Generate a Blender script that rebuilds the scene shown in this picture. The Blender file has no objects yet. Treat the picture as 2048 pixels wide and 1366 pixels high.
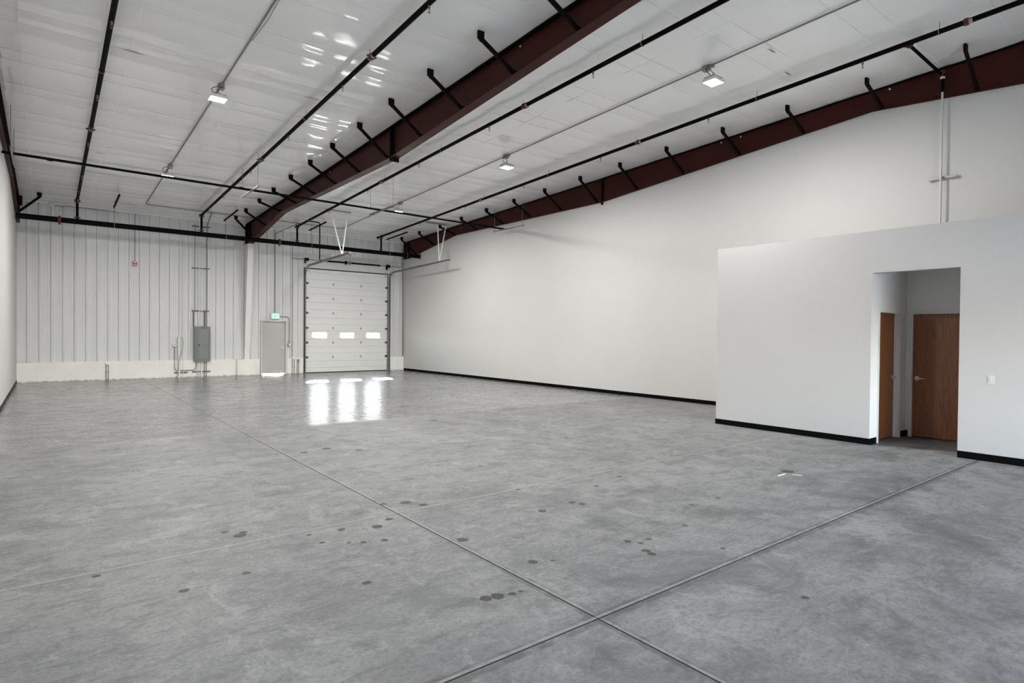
import bpy, bmesh, math, random
from mathutils import Vector, Matrix
random.seed(7)
sc = bpy.context.scene
COL = sc.collection
PI = math.pi

# ------------------------------------------------------------------ camera, sky, sun, daylight, exposure
CAM_H = 1.71
F_PX, YAW, PIT, ROL = 1180.79, 0.667022, -0.012139, 0.0094813
cam_d = bpy.data.cameras.new('camera')
cam_d.sensor_fit = 'HORIZONTAL'; cam_d.sensor_width = 36.0
cam_d.lens = 36.0 * F_PX / 2048.0
cam_d.clip_start = 0.05; cam_d.clip_end = 300
cam = bpy.data.objects.new('camera', cam_d); COL.objects.link(cam)
Fw = Vector((math.sin(YAW)*math.cos(PIT), math.cos(YAW)*math.cos(PIT), math.sin(PIT)))
Rt = Vector((math.cos(YAW), -math.sin(YAW), 0)); Up = Rt.cross(Fw)
R2 = Rt*math.cos(ROL) + Up*math.sin(ROL); U2 = -Rt*math.sin(ROL) + Up*math.cos(ROL)
M = Matrix((R2, U2, -Fw)).transposed().to_4x4(); M.translation = (0, 0, CAM_H)
cam.matrix_world = M
sc.camera = cam

w = bpy.data.worlds.new('world'); sc.world = w; w.use_nodes = True
nt = w.node_tree; nt.nodes.clear()
sky = nt.nodes.new('ShaderNodeTexSky'); sky.sky_type = 'NISHITA'; sky.sun_disc = False
sky.sun_elevation = math.radians(48); sky.sun_rotation = math.radians(20)
bgn = nt.nodes.new('ShaderNodeBackground'); bgn.inputs[1].default_value = 4.5
wo = nt.nodes.new('ShaderNodeOutputWorld')
hsv = nt.nodes.new('ShaderNodeHueSaturation'); hsv.inputs['Saturation'].default_value = 0.45   # thin bright overcast
nt.links.new(sky.outputs[0], hsv.inputs['Color']); nt.links.new(hsv.outputs[0], bgn.inputs[0]); nt.links.new(bgn.outputs[0], wo.inputs[0])

sun_d = bpy.data.lights.new('sun', 'SUN'); sun_d.energy = 600.0; sun_d.angle = math.radians(2.0)
sun_d.color = (1.0, 0.97, 0.92)
sun = bpy.data.objects.new('sun', sun_d); COL.objects.link(sun)
sun.rotation_euler = Vector((-1.68, -4.45, -1.60)).to_track_quat('-Z', 'Y').to_euler()
sun.location = (10, 40, 15)

def area(name, loc, to, sx, sy, power, color, spread=180):
    d = bpy.data.lights.new(name, 'AREA'); d.shape = 'RECTANGLE'; d.size = sx; d.size_y = sy
    d.energy = power; d.color = color; d.spread = math.radians(spread)
    o = bpy.data.objects.new(name, d); COL.objects.link(o); o.location = loc
    o.rotation_euler = (Vector(to)-Vector(loc)).to_track_quat('-Z', 'Y').to_euler()
    return o
# daylight through the window band behind the camera: a portal guides the sky light in
po_ = area('front_window_portal', (5.4, -5.16, 1.6), (5.4, 5, 1.6), 7.2, 1.6, 1, (1, 1, 1)); po_.data.cycles.is_portal = True
po2 = area('door_window_portal', (10.33, 24.92, 1.6), (10.33, 0, 1.6), 3.3, 0.3, 1, (1, 1, 1)); po2.data.cycles.is_portal = True
LAMP_W = 170.0

sc.view_settings.view_transform = 'Standard'
sc.view_settings.look = 'None'
sc.view_settings.gamma = 1.0
sc.view_settings.use_curve_mapping = False
sc.view_settings.exposure = 0.60

# ------------------------------------------------------------------ room measures (metres)
D = 24.73            # liner face of the back wall
XL, XR = -0.77, 13.0 # drywall faces
YF = -5.0            # front of the hall, behind the camera
Z0, S = 5.885, 0.0385
def zc(y): return Z0 + S*(D-y)     # underside of the roof insulation
BEAM = [(24.6, 5.12), (24.15, 5.12), (20.2, 5.69), (12.2, 5.665), (4.9, 6.235), (2.5, 6.03), (-1, 5.75), (YF, 5.7)]
def zb(y):
    for (a, za), (b, zb_) in zip(BEAM, BEAM[1:]):
        if b <= y <= a: return za + (zb_-za)*(a-y)/(a-b) if a != b else za
    return BEAM[-1][1]

# ------------------------------------------------------------------ node helpers and materials
class NB:
    def __init__(s, name):
        s.m = bpy.data.materials.new(name); s.m.use_nodes = True
        s.t = s.m.node_tree; s.p = s.t.nodes['Principled BSDF']; s.out = s.t.nodes['Material Output']
    def n(s, typ, **k):
        x = s.t.nodes.new(typ)
        for a, b in k.items():
            if a.startswith('i_'):
                q = a[2:]; q = int(q) if q.isdigit() else q
                x.inputs[q].default_value = b
            else: setattr(x, a, b)
        return x
    def l(s, a, b): s.t.links.new(a, b)
    def math(s, op, a, b=None, c=None, clamp=False):
        x = s.t.nodes.new('ShaderNodeMath'); x.operation = op; x.use_clamp = clamp
        for i, v in enumerate((a, b, c)):
            if v is None: continue
            if isinstance(v, (int, float)): x.inputs[i].default_value = v
            else: s.l(v, x.inputs[i])
        return x.outputs[0]
    def mr(s, v, a, b, c=0.0, d=1.0, smooth=False):
        x = s.t.nodes.new('ShaderNodeMapRange'); x.clamp = True
        if smooth: x.interpolation_type = 'SMOOTHSTEP'
        s.l(v, x.inputs[0])
        for i, q in enumerate((a, b, c, d)): x.inputs[i+1].default_value = q
        return x.outputs[0]
    def mix(s, f, a, b, mode='MIX'):
        x = s.t.nodes.new('ShaderNodeMix'); x.data_type = 'RGBA'; x.blend_type = mode
        for v, i in ((f, 0), (a, 6), (b, 7)):
            if isinstance(v, (int, float)): x.inputs[i].default_value = v
            elif isinstance(v, tuple): x.inputs[i].default_value = (v+(1,)) if len(v) == 3 else v
            else: s.l(v, x.inputs[i])
        return x.outputs[2]
    def noise(s, vec, scale, detail=4, rough=0.5, dist=0.0):
        x = s.n('ShaderNodeTexNoise'); s.l(vec, x.inputs['Vector'])
        x.inputs['Scale'].default_value = scale; x.inputs['Detail'].default_value = detail
        x.inputs['Roughness'].default_value = rough; x.inputs['Distortion'].default_value = dist
        return x.outputs[0]
    def pos(s):
        return s.n('ShaderNodeNewGeometry').outputs['Position']
    def scaled(s, vec, sx, sy, sz, rz=0):
        x = s.n('ShaderNodeMapping'); s.l(vec, x.inputs[0]); x.inputs['Scale'].default_value = (sx, sy, sz)
        x.inputs['Rotation'].default_value = (0, 0, rz); return x.outputs[0]
    def bump(s, h, strength=0.2, dist=0.01):
        x = s.n('ShaderNodeBump'); x.inputs['Strength'].default_value = strength; x.inputs['Distance'].default_value = dist
        s.l(h, x.inputs['Height']); s.l(x.outputs[0], s.p.inputs['Normal'])

def plain(name, c, rough=0.5, metal=0.0, var=0.06, scale=3.0, spec=None, bump=0.0, bscale=60, stretch=(1, 1, 1), coat=0.0):
    b = NB(name); p = b.scaled(b.pos(), *stretch)
    n1 = b.noise(p, scale, 5, 0.6)
    lo = tuple(x*(1-var) for x in c); hi = tuple(min(1, x*(1+var)) for x in c)
    b.l(b.mix(b.mr(n1, 0.3, 0.7), lo, hi), b.p.inputs['Base Color'])
    b.p.inputs['Roughness'].default_value = rough; b.p.inputs['Metallic'].default_value = metal
    if spec is not None: b.p.inputs['Specular IOR Level'].default_value = spec
    if coat: b.p.inputs['Coat Weight'].default_value = coat; b.p.inputs['Coat Roughness'].default_value = 0.2
    if bump: b.bump(b.noise(b.pos(), bscale, 4, 0.6), bump, 0.004)
    return b.m

def emit(name, c, s):
    b = NB(name); b.p.inputs['Base Color'].default_value = (*c, 1)
    b.p.inputs['Emission Color'].default_value = (*c, 1); b.p.inputs['Emission Strength'].default_value = s
    return b.m

drywall = plain('drywall_white', (0.57, 0.566, 0.55), 0.55, var=0.015, scale=0.8, bump=0.12, bscale=90, spec=0.35)
office_paint = plain('office_drywall_white', (0.485, 0.48, 0.475), 0.5, var=0.015, scale=0.7, bump=0.12, bscale=90, spec=0.35)
trim_white = plain('trim_white', (0.74, 0.73, 0.70), 0.4, var=0.02)
liner = plain('liner_panel_white', (0.66, 0.66, 0.66), 0.42, var=0.03, scale=1.2, stretch=(3, 3, 0.3), spec=0.4)
rubber = plain('black_rubber_base', (0.0028, 0.0028, 0.003), 0.8, var=0.1, spec=0.05)
rubber_grey = plain('charcoal_rubber_base', (0.022, 0.020, 0.018), 0.6, var=0.1, spec=0.2)
black_pipe = plain('black_painted_pipe', (0.0030, 0.0030, 0.0033), 0.6, var=0.2, spec=0.06)
galv = plain('galvanised_steel', (0.30, 0.30, 0.29), 0.45, metal=0.7, var=0.15, scale=20)
emt = plain('conduit_steel', (0.22, 0.22, 0.21), 0.5, metal=0.4, var=0.1, scale=10)
strut_m = plain('slotted_strut_steel', (0.085, 0.085, 0.08), 0.5, metal=0.5, var=0.2, scale=30)
coupling_red = plain('red_grooved_coupling', (0.10, 0.009, 0.009), 0.45, var=0.2, scale=20)
brass = plain('brass', (0.30, 0.22, 0.09), 0.4, metal=0.8)
panel_grey = plain('panel_grey_enamel', (0.155, 0.165, 0.155), 0.45, var=0.04, scale=6)
panel_grey2 = plain('panel_door_grey_enamel', (0.185, 0.195, 0.185), 0.42, var=0.06, scale=4)
door_paint = plain('door_grey_paint', (0.46, 0.455, 0.44), 0.45, var=0.02)
frame_paint = plain('frame_offwhite_paint', (0.60, 0.595, 0.57), 0.4, var=0.02)
ohd_white = plain('overhead_door_white', (0.76, 0.76, 0.745), 0.45, var=0.015, bump=0.1, bscale=200)
black = plain('black_rubber_seal', (0.006, 0.006, 0.006), 0.6, var=0.1)
white_plastic = plain('white_plastic', (0.75, 0.75, 0.74), 0.35, var=0.01)
chrome = plain('satin_chrome', (0.80, 0.79, 0.77), 0.32, metal=1.0, var=0.03)
alarm_red = plain('alarm_red', (0.30, 0.012, 0.015), 0.4, var=0.05)
white_cover = plain('column_white_paint', (0.78, 0.77, 0.74), 0.5, var=0.02)
green = emit('exit_green_glow', (0.03, 0.50, 0.24), 1.0)
exit_face = emit('exit_face_glow', (0.75, 0.95, 0.85), 0.35)
lens_m = emit('led_lens_glow', (1.0, 0.99, 0.97), 14.0)
label_m = plain('pipe_label_beige', (0.38, 0.35, 0.28), 0.6)
plate_m = plain('switch_plate_white', (0.57, 0.57, 0.56), 0.35, var=0.01)
tape_m = plain('white_tape', (0.75, 0.75, 0.74), 0.6, var=0.05)

# red-brown primed steel
b = NB('red_oxide_steel'); p = b.pos()
n1 = b.noise(p, 1.3, 6, 0.65); n2 = b.noise(p, 9, 5, 0.6)
c = b.mix(b.mr(n1, 0.35, 0.7), (0.035, 0.0076, 0.0058), (0.054, 0.0118, 0.0088))
c = b.mix(b.mr(n2, 0.62, 0.80, 0, 0.35), c, (0.11, 0.045, 0.036))
b.p.inputs['Specular IOR Level'].default_value = 0.15
b.l(c, b.p.inputs['Base Color']); b.l(b.mr(n1, 0.3, 0.7, 0.42, 0.6), b.p.inputs['Roughness'])
red_steel = b.m
brace_m = plain('dark_red_brace_steel', (0.006, 0.0025, 0.0025), 0.6, var=0.2, scale=6, spec=0.08)

# roof insulation facing: white vinyl, glossy, wrinkled
b = NB('white_vinyl_facing'); p = b.pos()
n1 = b.noise(p, 0.7, 4, 0.5)
b.l(b.mix(b.mr(n1, 0.3, 0.7), (0.90, 0.895, 0.885), (0.93, 0.925, 0.915)), b.p.inputs['Base Color'])
b.p.inputs['Roughness'].default_value = 0.52; b.p.inputs['Specular IOR Level'].default_value = 1.0
b.p.inputs['Coat Weight'].default_value = 1.0; b.p.inputs['Coat Roughness'].default_value = 0.07
wr = b.noise(b.scaled(p, 0.9, 3.2, 1), 1.1, 3, 0.5, 0.6)
fine = b.noise(b.scaled(p, 4, 9, 1), 5, 3, 0.5)
h = b.math('ADD', b.math('MULTIPLY', wr, 1.0), b.math('MULTIPLY', fine, 0.08))
b.bump(h, 0.30, 0.04)
vinyl = b.m
strap_m = plain('white_strap', (0.86, 0.86, 0.85), 0.6, var=0.02, spec=0.1)

# painted concrete stem wall
b = NB('painted_concrete'); p = b.pos()
n1 = b.noise(p, 2.0, 5, 0.6); n2 = b.noise(p, 24, 3, 0.5); n3 = b.noise(p, 7, 4, 0.7)
c = b.mix(b.mr(n1, 0.3, 0.7), (0.80, 0.775, 0.735), (0.87, 0.85, 0.81))
zz = b.n('ShaderNodeSeparateXYZ'); b.l(p, zz.inputs[0])
c = b.mix(b.math('MULTIPLY', b.mr(n2, 0.66, 0.72, 0, 0.7), b.mr(n3, 0.52, 0.6)), c, (0.16, 0.14, 0.11))
low = b.math('MULTIPLY', b.mr(zz.outputs[2], 0.0, 0.055, 1, 0), b.mr(n3, 0.42, 0.58))
c = b.mix(low, c, (0.30, 0.25, 0.18))
b.l(c, b.p.inputs['Base Color']); b.p.inputs['Roughness'].default_value = 0.7
b.bump(b.noise(p, 18, 5, 0.6), 0.25, 0.006)
conc_paint = b.m
nook_paint_lifted = plain('lobby_drywall_brightened', (0.78, 0.78, 0.77), 0.5, var=0.015, scale=0.7, bump=0.1, bscale=90, spec=0.35)  # lighter copy of the office paint, standing in for light missing in the lobby

# oak veneer
def wood(name, dark, light, axis):
    b = NB(name); p = b.pos()
    sx = (5.5, 5.5, 0.35)
    v = b.scaled(p, *sx)
    cath = b.noise(v, 1.4, 3, 0.5, 1.2)
    rings = b.math('FRACT', b.math('MULTIPLY', cath, 9.0))
    rings = b.mr(b.math('ABSOLUTE', b.math('SUBTRACT', rings, 0.5)), 0.0, 0.5)
    fine = b.noise(b.scaled(p, 60, 60, 1.5), 3.0, 4, 0.6)
    c = b.mix(b.math('MULTIPLY', rings, 0.55), light, dark)
    c = b.mix(b.mr(fine, 0.45, 0.7, 0, 0.5), c, dark)
    b.l(c, b.p.inputs['Base Color']); b.p.inputs['Roughness'].default_value = 0.38
    b.bump(fine, 0.08, 0.002)
    return b.m
oak = wood('oak_veneer', (0.085, 0.025, 0.009), (0.27, 0.092, 0.030), 0)

# polished concrete floor
JX = [2.61, 6.08, 9.55]
JY = [-0.2, 2.45, 5.06, 7.86, 10.78, 13.59, 16.4, 19.2, 22.0]
b = NB('concrete_floor'); p = b.pos()
sep = b.n('ShaderNodeSeparateXYZ'); b.l(p, sep.inputs[0]); X, Y = sep.outputs[0], sep.outputs[1]
big = b.noise(p, 0.35, 4, 0.55); mid = b.noise(p, 1.5, 7, 0.65, 0.4); swirl = b.noise(b.scaled(p, 1.0, 2.6, 1, 0.5), 2.2, 7, 0.7, 0.8)
fine = b.noise(p, 34, 5, 0.7); micro = b.noise(p, 170, 3, 0.6)
streak = b.noise(b.scaled(p, 1.0, 2.1, 1, 0.9), 6.0, 9, 0.78, 0.9)
cloud = b.noise(p, 3.1, 9, 0.74, 0.6); cloud2 = b.noise(b.scaled(p, 1.3, 1, 1, 1.9), 1.9, 9, 0.70, 1.2)
c = b.mix(b.mr(big, 0.36, 0.64), (0.205, 0.207, 0.213), (0.262, 0.263, 0.264))
c = b.mix(b.mr(mid, 0.42, 0.62, 0.0, 0.8), c, (0.325, 0.325, 0.325))
c = b.mix(b.mr(swirl, 0.50, 0.62, 0, 0.55), c, (0.135, 0.137, 0.142))
c = b.mix(b.mr(cloud, 0.53, 0.62, 0, 0.42), c, (0.095, 0.097, 0.102))
c = b.mix(b.mr(cloud2, 0.46, 0.38, 0, 0.50), c, (0.40, 0.40, 0.40))
c = b.mix(b.mr(streak, 0.53, 0.64, 0, 0.34), c, (0.095, 0.097, 0.102))
c = b.mix(b.mr(streak, 0.46, 0.37, 0, 0.35), c, (0.42, 0.42, 0.42))
c = b.mix(b.mr(fine, 0.52, 0.66, 0, 0.50), c, (0.11, 0.112, 0.115))
c = b.mix(b.mr(fine, 0.45, 0.34, 0, 0.30), c, (0.44, 0.44, 0.44))
c = b.mix(b.mr(micro, 0.56, 0.70, 0, 0.35), c, (0.09, 0.09, 0.09))
# darker noise patches, stronger around the crossing near the camera
patch = b.noise(p, 0.9, 8, 0.72, 0.5)
near = b.math('MULTIPLY', b.mr(Y, 7.0, 3.0), b.mr(X, 0.6, 3.2))
pm = b.math('MULTIPLY', b.mr(patch, 0.50, 0.62, 0, 0.62), b.mr(near, 0, 1, 0.35, 1.0))
c = b.mix(pm, c, (0.095, 0.097, 0.10))
# thin arcs left by the power trowel
wv = b.n('ShaderNodeTexWave', wave_type='RINGS', rings_direction='Z'); b.l(b.scaled(p, 1, 1, 1), wv.inputs[0])
wv.inputs['Scale'].default_value = 2.3; wv.inputs['Distortion'].default_value = 9.0; wv.inputs['Detail'].default_value = 3; wv.inputs['Detail Scale'].default_value = 0.6
arc = b.math('MULTIPLY', b.mr(wv.outputs[1], 0.93, 1.0), b.mr(mid, 0.50, 0.62))
c = b.mix(b.math('MULTIPLY', arc, 0.28), c, (0.13, 0.13, 0.13))
# pale blooms and specks
sp = b.noise(p, 2.7, 9, 0.8); c = b.mix(b.mr(sp, 0.66, 0.74, 0, 0.55), c, (0.52, 0.52, 0.51))
# grime and pale edges along the sawn joints
edge = b.noise(p, 5.0, 5, 0.65)
edge2 = b.noise(p, 11.0, 6, 0.7)
def band(coord, at, wdt, strong, c, fade=None):
    d = b.math('ABSOLUTE', b.math('SUBTRACT', coord, at))
    dw = b.math('ADD', d, b.math('MULTIPLY', b.math('SUBTRACT', edge2, 0.5), wdt*1.3))
    dark = b.math('MULTIPLY', b.mr(dw, wdt*1.05, wdt*0.75), b.mr(edge, 0.38, 0.56, 0.15, strong))
    if fade is not None: dark = b.math('MULTIPLY', dark, fade)
    c = b.mix(dark, c, (0.085, 0.087, 0.09))
    d2 = b.math('ABSOLUTE', b.math('SUBTRACT', coord, at+0.014))
    pale = b.math('MULTIPLY', b.mr(d2, 0.019, 0.012), b.mr(edge2, 0.36, 0.58, 0.22, 0.55))
    c = b.mix(pale, c, (0.46, 0.46, 0.455))
    return b.mix(b.mr(d, 0.0085, 0.0055, 0, 0.85), c, (0.05, 0.05, 0.05))
c = band(X, 2.61, 0.045, 0.75, c, b.mr(Y, 5.0, 3.2, 0.12, 1.0)); c = band(Y, 2.45, 0.060, 0.8, c); c = band(Y, 5.06, 0.035, 0.20, c); d = b.math('ABSOLUTE', b.math('SUBTRACT', Y, 5.065)); c = b.mix(b.mr(d, 0.026, 0.012, 0, 0.32), c, (0.46, 0.46, 0.455))
for yy in (7.86, 10.78, 13.59):
    d = b.math('ABSOLUTE', b.math('SUBTRACT', Y, yy)); c = b.mix(b.math('MULTIPLY', b.mr(d, 0.035, 0.01, 0, 0.36), b.mr(edge, 0.4, 0.58)), c, (0.46, 0.46, 0.455))
# oil and water drops
wob = b.n('ShaderNodeTexNoise'); b.l(p, wob.inputs['Vector']); wob.inputs['Scale'].default_value = 14; wob.inputs['Detail'].default_value = 3
wv2 = b.n('ShaderNodeVectorMath', operation='SUBTRACT'); b.l(wob.outputs['Color'], wv2.inputs[0]); wv2.inputs[1].default_value = (0.5, 0.5, 0.5)
wv3 = b.n('ShaderNodeVectorMath', operation='SCALE'); b.l(wv2.outputs[0], wv3.inputs[0]); wv3.inputs['Scale'].default_value = 0.035
wv4 = b.n('ShaderNodeVectorMath', operation='ADD'); b.l(p, wv4.inputs[0]); b.l(wv3.outputs[0], wv4.inputs[1])
wv5 = b.n('ShaderNodeVectorMath', operation='MULTIPLY'); b.l(wv4.outputs[0], wv5.inputs[0]); wv5.inputs[1].default_value = (1, 1, 0)
pd = wv5.outputs[0]
SPOTS = [(2.87,8.41,.056),(3.24,8.51,.065),(3.58,8.13,.051),(1.27,5.28,.054),(1.31,5.34,.034),(1.19,5.45,.034),(2.71,4.08,.05),(2.23,3.08,.043),(2.31,3.06,.046),(2.41,3.03,.03),(2.48,3.03,.018),(2.87,3.37,.04),(3.01,3.3,.02),(2.29,4.81,.05),(2.47,4.94,.04),(2.85,5.33,.06),(2.64,5.41,.038),(2.01,4.92,.037),(2.19,4.46,.035),(1.76,4.71,.027),(1.93,4.58,.023),(2.03,4.51,.027),(1.72,3.76,.031),(.71,4.37,.033),(1.11,4.43,.032),(.27,4.99,.027),(3.77,4.29,.044),(3.79,3.23,.033),(3.97,3.16,.025),(3.84,3.14,.025),(3.74,3.0,.036),(3.72,2.93,.038),(5.57,3.53,.03),(7.4,3.7,.08),(4.41,6.24,.032),(5.98,10.05,.07),(6.8,7.14,.045),(4.08,5.05,.03),(4.21,4.33,.042),(4.25,4.23,.038),(4.89,4.64,.034),(5.45,4.79,.035),(5.13,3.54,.03),(4.28,2.66,.024),(3.91,1.83,.03),(4.52,3.19,.026),(2.95,5.15,.045),(1.74,4.95,.025)]
acc = None
for (sx_, sy_, sr) in SPOTS:
    dn = b.n('ShaderNodeVectorMath', operation='DISTANCE'); b.l(pd, dn.inputs[0]); dn.inputs[1].default_value = (sx_, sy_, 0)
    v = b.math('SUBTRACT', sr, dn.outputs['Value'])
    acc = v if acc is None else b.math('MAXIMUM', acc, v)
vor = b.n('ShaderNodeTexVoronoi'); b.l(pd, vor.inputs['Vector']); vor.inputs['Scale'].default_value = 2.0; vor.inputs['Randomness'].default_value = 1.0
vs = b.n('ShaderNodeSeparateColor'); b.l(vor.outputs['Color'], vs.inputs[0])
rr = b.mr(vs.outputs[0], 0.55, 1.0, -0.02, 0.050)
v = b.math('SUBTRACT', rr, vor.outputs['Distance']); v = b.math('MULTIPLY', v, 0.66)
drops = b.mr(b.math('MAXIMUM', acc, v), -0.001, 0.005)
c = b.mix(b.math('MULTIPLY', drops, 0.86), c, (0.022, 0.022, 0.024))
hs = b.n('ShaderNodeHueSaturation'); hs.inputs['Value'].default_value = 0.74; b.l(c, hs.inputs['Color']); c = hs.outputs[0]
b.l(c, b.p.inputs['Base Color'])
# slabs beyond the fourth joint kept their polish; nearer ones are worn
far = b.mr(Y, 10.6, 10.9)
rg = b.mix(far, b.mr(mid, 0.3, 0.7, 0.50, 0.62), b.mr(swirl, 0.36, 0.60, 0.13, 0.33))
b.l(rg, b.p.inputs['Roughness'])
b.l(b.mr(Y, 10.6, 10.9, 0.28, 0.5), b.p.inputs['Specular IOR Level'])
hh = b.math('ADD', b.math('MULTIPLY', b.noise(b.scaled(p, 1, 1, 1), 1.1, 4, 0.5), 1.0), b.math('MULTIPLY', fine, 0.05))
b.bump(hh, 0.12, 0.02)
floor_m = b.m
joint_m = plain('joint_filler', (0.10, 0.10, 0.10), 0.9, var=0.2, scale=10)

# window glass: clear, lets the daylight and the sun straight through
b = NB('clear_glazing'); g = b.n('ShaderNodeBsdfGlossy'); g.inputs['Roughness'].default_value = 0.02
tr = b.n('ShaderNodeBsdfTransparent'); tr.inputs[0].default_value = (0.93, 0.95, 0.94, 1)
fr = b.n('ShaderNodeFresnel'); fr.inputs[0].default_value = 1.45
mx = b.n('ShaderNodeMixShader'); b.l(fr.outputs[0], mx.inputs[0]); b.l(tr.outputs[0], mx.inputs[1]); b.l(g.outputs[0], mx.inputs[2])
b.l(mx.outputs[0], b.out.inputs[0]); glass = b.m
yard = plain('outdoor_concrete', (0.55, 0.54, 0.52), 0.8, var=0.08, scale=0.5)

# ------------------------------------------------------------------ mesh helpers (world coordinates in, parts re-based on their thing)
class MB:
    def __init__(s): s.bm = bmesh.new()
    def box(s, x0, x1, y0, y1, z0, z1):
        v = [s.bm.verts.new(c) for c in ((x0,y0,z0),(x1,y0,z0),(x1,y1,z0),(x0,y1,z0),(x0,y0,z1),(x1,y0,z1),(x1,y1,z1),(x0,y1,z1))]
        for f in ((0,3,2,1),(4,5,6,7),(0,1,5,4),(1,2,6,5),(2,3,7,6),(3,0,4,7)): s.bm.faces.new([v[i] for i in f])
        return s
    def bevel(s, w, seg=2):
        bmesh.ops.bevel(s.bm, geom=list(s.bm.edges), offset=w, segments=seg, profile=0.5, affect='EDGES'); return s
    def prism(s, pts, axis, a0, a1):
        """polygon pts in the two other axes, extruded from a0 to a1 along axis"""
        def P(q, a):
            if axis == 'x': return (a, q[0], q[1])
            if axis == 'y': return (q[0], a, q[1])
            return (q[0], q[1], a)
        A = [s.bm.verts.new(P(q, a0)) for q in pts]; B = [s.bm.verts.new(P(q, a1)) for q in pts]
        n = len(pts)
        for i in range(n):
            j = (i+1) % n; s.bm.faces.new((A[i], A[j], B[j], B[i]))
        s.bm.faces.new(list(reversed(A))); s.bm.faces.new(B)
        return s
    def tube(s, pts, r, seg=12, caps=True):
        pts = [Vector(q) for q in pts]; rings = []
        n = len(pts); ref = None
        for i, q in enumerate(pts):
            t = (pts[min(i+1, n-1)] - pts[max(i-1, 0)]).normalized()
            if ref is None:
                ref = Vector((0, 0, 1)) if abs(t.z) < 0.9 else Vector((1, 0, 0))
            u = (ref - t*ref.dot(t)).normalized(); ref = u; v = t.cross(u)
            k = 1.0
            if 0 < i < n-1:
                a = (pts[i]-pts[i-1]).normalized().dot((pts[i+1]-pts[i]).normalized()); k = 1/max(0.5, math.sqrt((1+a)/2))
            rr = r[i] if isinstance(r, (list, tuple)) else r
            rings.append([s.bm.verts.new(q + (u*math.cos(2*PI*j/seg) + v*math.sin(2*PI*j/seg))*rr*(k if not isinstance(r,(list,tuple)) else 1)) for j in range(seg)])
        for A, B in zip(rings, rings[1:]):
            for j in range(seg):
                f = s.bm.faces.new((A[j], A[(j+1) % seg], B[(j+1) % seg], B[j])); f.smooth = True
        if caps:    # own vertices, so that the caps do not bend the side normals
            s.bm.faces.new([s.bm.verts.new(v.co) for v in reversed(rings[0])]); s.bm.faces.new([s.bm.verts.new(v.co) for v in rings[-1]])
        return s
    def bar(s, a, b_, w, h, up=(0, 0, 1)):
        a, b_ = Vector(a), Vector(b_); t = (b_-a).normalized(); u = Vector(up); u = (u - t*u.dot(t)).normalized(); v = t.cross(u)
        q = []
        for e in (a, b_):
            for i, j in ((-1,-1),(1,-1),(1,1),(-1,1)): q.append(s.bm.verts.new(e + v*(w/2*i) + u*(h/2*j)))
        for f in ((0,3,2,1),(4,5,6,7),(0,1,5,4),(1,2,6,5),(2,3,7,6),(3,0,4,7)): s.bm.faces.new([q[i] for i in f])
        return s
    def torus(s, c, axis, R, r, seg=16, sub=6):
        c = Vector(c); t = Vector(axis).normalized(); ref = Vector((0,0,1)) if abs(t.z) < .9 else Vector((1,0,0))
        u = (ref - t*ref.dot(t)).normalized(); v = t.cross(u); rings = []
        for i in range(seg):
            a = 2*PI*i/seg; d = u*math.cos(a)+v*math.sin(a)
            rings.append([s.bm.verts.new(c + d*(R + r*math.cos(2*PI*j/sub)) + t*(r*math.sin(2*PI*j/sub))) for j in range(sub)])
        for i in range(seg):
            A, B = rings[i], rings[(i+1) % seg]
            for j in range(sub):
                f = s.bm.faces.new((A[j], A[(j+1)%sub], B[(j+1)%sub], B[j])); f.smooth = True
        return s
    def done(s, name, mat, parent=None):
        bmesh.ops.recalc_face_normals(s.bm, faces=s.bm.faces)
        off = Vector((0, 0, 0))
        if parent is not None:
            q = parent
            while q is not None: off += q.location; q = q.parent
        elif s.bm.verts:
            xs = [v.co for v in s.bm.verts]; off = Vector((sum(v.x for v in xs)/len(xs), sum(v.y for v in xs)/len(xs), min(v.z for v in xs)))
        bmesh.ops.translate(s.bm, vec=-off, verts=s.bm.verts)
        me = bpy.data.meshes.new(name); s.bm.to_mesh(me); s.bm.free(); me.materials.append(mat)
        o = bpy.data.objects.new(name, me); COL.objects.link(o)
        if parent is not None: o.parent = parent
        else: o.location = off
        return o

def tag(o, label, cat, group=None, kind=None):
    o['label'] = label; o['category'] = cat
    if group: o['group'] = group
    if kind: o['kind'] = kind
    return o
def thing(name, label, cat, loc, group=None, kind=None):
    o = bpy.data.objects.new(name, None); o.empty_display_size = 0.1; COL.objects.link(o); o.location = loc
    return tag(o, label, cat, group, kind)
def clone_at(o, parent, loc, label=None):
    c_ = o.copy(); COL.objects.link(c_); c_.parent = parent; c_.location = loc
    return c_

# ================================================================== SETTING
# floor: joint bed with a slab per bay
fl = MB().box(XL-0.3, XR+0.4, YF-0.1, D+0.3, -0.30, -0.012).done('floor', joint_m)
tag(fl, 'grey sealed concrete floor with sawn joints and dark drops', 'floor', kind='structure')
xs = [XL-0.1] + JX + [XR+0.3]; ys = [YF] + [-2.85] + JY + [D+0.25]
for i in range(len(xs)-1):
    for j in range(len(ys)-1):
        def gap(v): return 0.0035 if v in (2.61, 2.45) else 0.0014
        MB().box(xs[i]+gap(xs[i]), xs[i+1]-gap(xs[i+1]), ys[j]+gap(ys[j]), ys[j+1]-gap(ys[j+1]), -0.10, 0.0).done('slab', floor_m, fl)

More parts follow.
